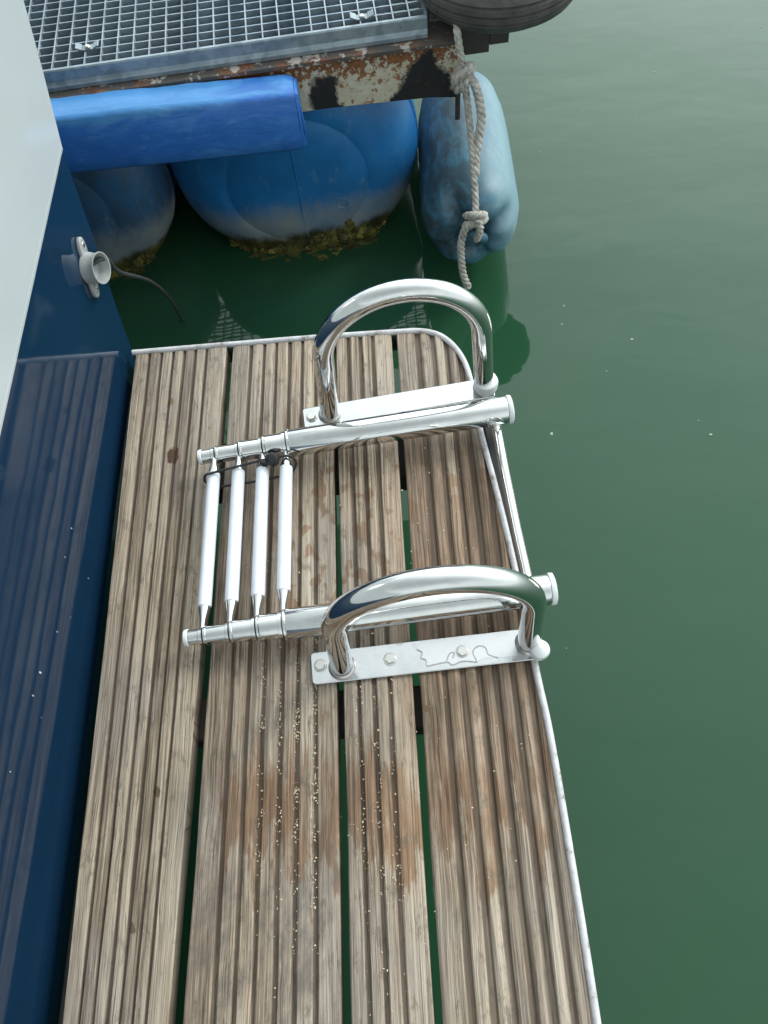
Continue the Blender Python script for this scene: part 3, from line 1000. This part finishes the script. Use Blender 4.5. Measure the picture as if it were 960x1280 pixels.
# blue padded bumper
pad = thing('dock_bumper', 'blue tarpaulin padded bumper strapped along the dock edge', 'bumper', DO, DR)
pb = MB()
NX, x0, x1 = 70, -1.25, -0.262
rows = []
for j in range(NX + 1):
    t = j / NX
    x = lerp(x0, x1, t)
    ring = []
    # outline in (y, z): back, top, front, bottom with soft corners
    zt, zb = 0.102 - 0.012 * (x + 0.26) * 3 * 0, 0.0
    tilt = -(x + 0.27) * 0.045
    sec = [(-0.031, 0.0), (-0.031, 0.100), (-0.036, 0.105), (-0.060, 0.107), (-0.088, 0.1055), (-0.095, 0.103), (-0.0985, 0.098), (-0.101, 0.05), (-0.102, 0.02), (-0.101, -0.006), (-0.095, -0.013), (-0.045, -0.015)]
    for m_, (y, z) in enumerate(sec):
        d = 0.003 * mnoise.noise(V((x * 9, y * 25, z * 25))) + 0.0016 * mnoise.noise(V((x * 34, y * 60, z * 40)))
        sh = 1.0
        if t > 0.985:
            sh = 0.94 + 0.06 * (1 - t) / 0.015
        cy, cz = -0.065, 0.05
        ring.append((x + d * 0.5, cy + (y - cy) * sh - (d if y < -0.04 else 0), cz + (z - cz) * sh + tilt - 0.006 + d))
    rows.append(ring)
k = len(rows[0])
vs = [p for r in rows for p in r]
fs = [(j * k + m_, j * k + (m_ + 1) % k, (j + 1) * k + (m_ + 1) % k, (j + 1) * k + m_) for j in range(NX) for m_ in range(k)]
fs += [tuple(range(k)), tuple(NX * k + m_ for m_ in range(k - 1, -1, -1))]
pb.add(vs, fs)
pb.build('cover', M['pad'], pad, angle=60)
# folded end flap with gathered corner
flp = MB()
ep = [(-0.034, 0.0), (-0.034, 0.096), (-0.060, 0.101), (-0.088, 0.099), (-0.0965, 0.085), (-0.0985, 0.03), (-0.094, -0.008), (-0.06, -0.013)]
vs = [(x1 + 0.0008, y, z - 0.006) for y, z in ep] + [(x1 + 0.006 + 0.002 * sin(i * 2.3), -0.065 + (y + 0.065) * 0.965, 0.045 + (z - 0.045) * 0.965 - 0.006) for i, (y, z) in enumerate(ep)]
flp.add(vs, [(i, (i + 1) % 8, 8 + (i + 1) % 8, 8 + i) for i in range(8)] + [tuple(range(8, 16)), tuple(range(7, -1, -1))])
flp.build('end_flap', M['pad'], pad, angle=50)
for pts_ in ([(x1 + 0.005, -0.080, 0.088), (x1 - 0.004, -0.090, 0.082), (x1 - 0.02, -0.095, 0.086)], [(x1 + 0.006, -0.088, 0.07), (x1 + 0.008, -0.09, 0.03), (x1 + 0.006, -0.084, 0.0)]):
    MB().tube(spline(pts_, 5), 0.0022, 8).build('fold', M['pad'], pad)

# barrels: plastic drums lying with their heads towards us
BR, BZ = 0.287, -0.178


def barrel(cx, yf, label, seam):
    o = thing('barrel', label, 'barrel', dloc(cx, yf, BZ), DR, 'blue drums floating the dock')
    mb = MB()
    prof = [(0.0, 0.010), (0.06, 0.009), (0.11, 0.0065), (0.152, 0.0028), (0.1555, 0.0005), (0.159, 0.0002), (0.1625, 0.0012), (0.185, -0.0035), (0.21, -0.0115), (0.234, -0.025), (0.256, -0.045), (0.272, -0.068), (0.2815, -0.095), (0.2775, -0.099), (0.2775, -0.104), (0.2855, -0.110), (BR, -0.14), (BR, -0.30), (0.282, -0.305), (0.282, -0.32), (BR, -0.325), (BR, -0.60), (0.282, -0.605), (0.282, -0.62), (BR, -0.625), (BR, -0.82), (0.24, -0.87), (0.0, -0.88)]
    mb.lathe(prof, Matrix.Rotation(pi / 2, 4, 'X'), 72)
    body = mb.build('body', M['barrel' if seam else 'barrel_grimy'], o, angle=40)
    if seam:
        # mould parting line down the head and a small moulded ring
        MB().tube([(0.0, 0.004, 0.185), (0.0, -0.0025, 0.152), (0.0, -0.0085, 0.06), (0.0, -0.0092, 0), (-0.001, -0.0085, -0.06), (-0.001, -0.0025, -0.152), (0, 0.0035, -0.185), (0, 0.025, -0.234)], 0.0022, 8).build('mould_seam', M['barrel'], o)
        ring = [(0.092 + 0.013 * cos(t), -0.0068, -0.062 + 0.013 * sin(t)) for t in [2 * pi * k / 24 for k in range(24)]]
        MB().tube(ring, 0.0014, 6, closed=True).build('moulded_ring', M['barrel'], o)
    al, ay = MB(), MB()
    rnd = random.Random(int(cx * 1000) + 5)
    for k in range(420):
        x = rnd.uniform(-0.20, 0.20)
        zline = WZ - BZ
        hgt = 0.016 + 0.075 * max(0.0, mnoise.noise(V((x * 14 + 3, 3, cx)))) + 0.03 * max(0.0, mnoise.noise(V((x * 45, 7, cx))))
        z = zline - 0.008 + hgt * rnd.random() ** 1.3
        lim = math.sqrt(max(0, BR * BR - z * z)) - 0.03
        if abs(x) > lim:
            continue
        rr = math.hypot(x, z)
        dep = interp([0, 0.1, 0.1625, 0.185, 0.21, 0.234, 0.256, 0.272, 0.285], [-0.01, -0.007, -0.001, 0.0035, 0.0115, 0.025, 0.045, 0.068, 0.11], rr)
        (ay if rnd.random() < 0.3 else al).blob((x, dep - 0.001, z), rnd.choice((0.003, 0.004, 0.006, 0.009)) * rnd.uniform(0.7, 1.3), seed=k + cx, amp=1.1, n=5, sq=(1.2, 0.55, rnd.uniform(0.6, 2.0)))
    for k in range(110):     # slimy skirt lying at the surface in front of the drum
        x = rnd.uniform(-0.15, 0.17)
        t_ = mnoise.noise(V((x * 22, 1.5, cx * 3)))
        rr = math.hypot(x, WZ - BZ)
        dep = interp([0, 0.1, 0.1625, 0.185, 0.21, 0.234, 0.256, 0.272, 0.285], [-0.01, -0.007, -0.001, 0.0035, 0.0115, 0.025, 0.045, 0.068, 0.11], rr)
        fwd = rnd.random() ** 1.5 * (0.030 + 0.035 * max(0, t_))
        (ay if t_ > 0.22 and rnd.random() < 0.6 else al).blob((x, dep - fwd, WZ - BZ - 0.0015), rnd.uniform(0.004, 0.012), seed=k * 1.3 + cx, amp=0.8, n=8, sq=(1.5, 0.8, 0.22))
    q = al.build('algae', M['algae'], o)
    q['kind'] = 'stuff'
    q = ay.build('algae', M['algae_y'], o)
    q['kind'] = 'stuff'
    return o


barrel(-0.296, 0.002, 'whole blue drum below the dock with algae round its waterline', True)
barrel(-0.874, -0.004, 'partly hidden blue drum between the boat hull and its neighbour', False)

# fender
fen = thing('fender', 'faded blue boat fender floating beside the dock corner', 'fender', (0.158, 1.275, -0.220), R(-1.5))
FR = 0.107
fprof = [(0.0, 0.050), (0.010, 0.046), (0.020, 0.034), (0.030, 0.018), (0.042, 0.004), (0.056, -0.003), (0.070, 0.0), (0.084, 0.011), (0.095, 0.028), (0.101, 0.050), (FR, 0.08), (FR * 1.005, 0.2), (FR, 0.34), (FR * 0.97, 0.42), (FR * 0.88, 0.49), (FR * 0.66, 0.54), (FR * 0.3, 0.566), (0.0, 0.572)]


def flute(r, z, a, i):
    # the end folds into broad flutes round the eye
    k = max(0.0, min(1.0, (0.075 - z) / 0.06)) * min(1.0, r / 0.03)
    w_ = (0.5 + 0.5 * cos(4 * (a - R(62)))) ** 4
    return r * (1 - 0.07 * k * w_), z + 0.022 * k * w_ * (1.0 if r < 0.09 else 0.6)


fpz = [(r, z) for r, z in fprof]
FRZ = Matrix.Rotation(-pi / 2, 4, 'X')      # local Z -> +Y
FT = Matrix.Rotation(R(-5.0), 4, 'X')
fb_ = MB().lathe(fpz, FT @ FRZ, 96, fn=flute)
fb_.build('body', M['fender'], fen, angle=60)
# moulded eye at the near end
eye = [V((0.004 + 0.019 * cos(t), 0.012 - 0.020 * sin(t) - 0.012, 0.018 + 0.026 * sin(t) - 0.026)) for t in [2 * pi * k / 20 for k in range(20)]]
MB().tube(eye, 0.0105, 12, closed=True).build('eye', M['fender'], fen)

# rope
rope = thing('rope', 'old grey three strand rope knotted from the dock corner to the fender', 'rope', (0.145, 1.39, 0.05))


def strand_rope(pts, r=0.0066, pitch=0.036, n=12):
    P = spline([V(p) - rope.location for p in pts], n)
    # resample evenly
    L = [0.0]
    for i in range(1, len(P)):
        L.append(L[-1] + (P[i] - P[i - 1]).length)
    N = max(8, int(L[-1] / 0.0028))
    Q, j = [], 0
    for i in range(N + 1):
        s = L[-1] * i / N
        while j < len(L) - 2 and L[j + 1] < s:
            j += 1
        Q.append(P[j].lerp(P[j + 1], (s - L[j]) / max(1e-9, L[j + 1] - L[j])))
    mb = MB()
    for k in range(3):
        up = V((0.3, 0.2, 1)).normalized()
        out_ = []
        for i, q in enumerate(Q):
            t = (Q[min(i + 1, N)] - Q[max(i - 1, 0)]).normalized()
            up = (up - t * up.dot(t)).normalized()
            sd = t.cross(up)
            a = 2 * pi * (k / 3 + L[-1] * i / N / pitch)
            out_.append(q + (up * sin(a) + sd * cos(a)) * r * 0.52)
        mb.tube(out_, r * 0.60, 8)
    return mb


strand_rope([(0.140, 1.47, 0.150), (0.1315, 1.425, 0.147), (0.135, 1.403, 0.118), (0.1425, 1.392, 0.080)]).build('lead', M['rope'], rope)
strand_rope([(0.1440, 1.388, 0.068), (0.150, 1.378, 0.02), (0.156, 1.345, -0.035), (0.159, 1.30, -0.085), (0.160, 1.265, -0.128), (0.160, 1.250, -0.150)]).build('standing_part', M['rope'], rope)
strand_rope([(0.148, 1.386, 0.072), (0.162, 1.382, 0.058), (0.172, 1.372, 0.028), (0.176, 1.36, 0.0), (0.171, 1.345, -0.032), (0.164, 1.325, -0.060), (0.1615, 1.300, -0.083)], 0.0082).build('loop', M['rope'], rope)
# hitch at the beam: two wraps
K = V((0.1425, 1.386, 0.072))
w1 = [K + V((0.017 * cos(t) * 0.9, -0.008 + 0.012 * sin(t * 1.0), 0.022 * sin(t) * 0.9 + 0.006 * cos(2 * t))) for t in [2 * pi * k / 12 for k in range(12)]]
strand_rope([K + V(d) for d in ((-0.010, 0.006, -0.018), (-0.016, -0.008, -0.004), (-0.006, -0.019, 0.012), (0.010, -0.016, 0.020), (0.013, 0.0, 0.016), (0.004, 0.010, 0.004))], 0.0085, 0.04).build('hitch', M['rope'], rope)
strand_rope([K + V(d) for d in ((0.014, 0.004, 0.014), (0.004, -0.013, 0.004), (-0.006, -0.014, -0.014), (-0.014, -0.004, -0.022), (-0.010, 0.010, -0.010), (0.0, 0.012, 0.010))], 0.0085, 0.04).build('hitch', M['rope'], rope)
# bowline at the fender eye
E = V((0.159, 1.252, -0.155))
for d in (((-0.020, 0.004, 0.010), (-0.010, -0.010, 0.022), (0.006, -0.012, 0.024), (0.018, 0.0, 0.012), (0.016, 0.010, -0.004)),
          ((0.020, -0.002, 0.004), (0.010, -0.016, 0.010), (-0.008, -0.016, 0.004), (-0.020, -0.006, -0.010), (-0.020, 0.006, -0.016)),
          ((-0.014, 0.0, 0.012), (0.002, -0.018, 0.014), (0.008, -0.02, -0.002), (0.005, -0.016, -0.026), (0.004, -0.004, -0.046), (0.004, 0.012, -0.050))):
    strand_rope([E + V(q) for q in d], 0.0076, 0.034).build('bowline', M['rope'], rope)
strand_rope([E + V(q) for q in ((-0.006, -0.012, 0.006), (-0.020, -0.014, -0.002), (-0.030, -0.020, -0.036), (-0.030, -0.028, -0.075), (-0.026, -0.036, -0.112), (-0.018, -0.042, -0.138))], 0.0076, 0.034).build('tail', M['rope'], rope)
MB().blob(E + V((-0.017, -0.0425, -0.141)) - rope.location, 0.0085, 3, 0.5, 8).build('frayed_end', M['rope'], rope)

# corner wheel
ty = thing('corner_tyre', 'worn black tyre lying flat as a roller on the dock corner', 'tyre', dloc(0.146, 0.072, 0.126))
tprof = []
TRr, TW = 0.158, 0.095
raw = [(0.070, 0.020), (0.080, 0.006), (0.105, 0.0), (0.130, 0.004), (0.146, 0.015), (0.1535, 0.026), (0.1560, 0.030), (0.1525, 0.0318), (0.1525, 0.0342), (0.1575, 0.036), (0.1583, 0.0435), (0.154, 0.0452), (0.154, 0.0478), (0.1583, 0.0495), (0.1575, 0.058), (0.1525, 0.0608), (0.1525, 0.0632), (0.1560, 0.065), (0.1535, 0.069), (0.146, 0.080), (0.130, 0.091), (0.105, 0.095), (0.080, 0.089), (0.070, 0.075)]
MB().lathe(raw + [raw[0]], None, 96).build('tread', M['tyre'], ty, angle=50)
MB().lathe([(0.0, 0.018), (0.03, 0.018), (0.045, 0.03), (0.068, 0.022), (0.0715, 0.026), (0.0715, 0.070), (0.068, 0.074), (0.045, 0.064), (0.03, 0.082), (0.0, 0.082)], None, 48).build('hub', M['dark'], ty)

# ------------------------------------------------------------------ small loose matter
cr = MB()
rnd = random.Random(3)


def crumb(x, y, s):
    m_ = Matrix.Translation((x, y, rnd.uniform(-0.0005, 0.001))) @ Matrix.Rotation(rnd.uniform(0, 6.28), 4, 'Z') @ Matrix.Rotation(rnd.uniform(-0.6, 0.6), 4, 'X')
    cr.box((-s, -s * rnd.uniform(0.3, 0.8), -s * 0.4), (s, s * 0.5, s * 0.4), m_)


for k in range(1100):
    c = rnd.random()
    if c < 0.62:
        gx = lerp(-0.299, -0.1245, rnd.choice((0.44, 0.575, 0.70, 0.70, 0.835, 0.835)))
        y = rnd.gauss(0.17, 0.10)
    elif c < 0.85:
        gx = lerp(-0.1135, -0.0235, rnd.choice((0.22, 0.44, 0.66)))
        y = rnd.gauss(0.12, 0.12)
    else:
        gx = rnd.uniform(-0.2, 0.12)
        y = rnd.uniform(-0.05, 0.62)
    if mnoise.noise(V((gx * 40, y * 26, 0))) < -0.02 and rnd.random() < 0.8:
        continue
    crumb(gx + rnd.gauss(0, 0.0024), y, rnd.uniform(0.00035, 0.0012) * (1.25 if rnd.random() < 0.12 else 0.85))
tag(cr.build('sawdust_crumbs', M['crumb'], smooth=False), 'pale sawdust crumbs caught in the grooves of the timber platform', 'sawdust', kind='stuff')
sc = MB()
for k in range(55):
    x, y = rnd.uniform(0.2, 1.1), rnd.uniform(-0.3, 2.8)
    s = rnd.choice((0.0008, 0.0011, 0.0014, 0.0024)) * rnd.uniform(0.7, 1.2)
    sc.blob((x, y, WZ + 0.0006), s, k, 0.9, 5, sq=(rnd.uniform(0.6, 1.6), rnd.uniform(0.6, 1.6), 0.2))
tag(sc.build('foam_flecks', M['foam'], smooth=False), 'tiny pale specks of scum drifting on the green water', 'flecks', kind='stuff')
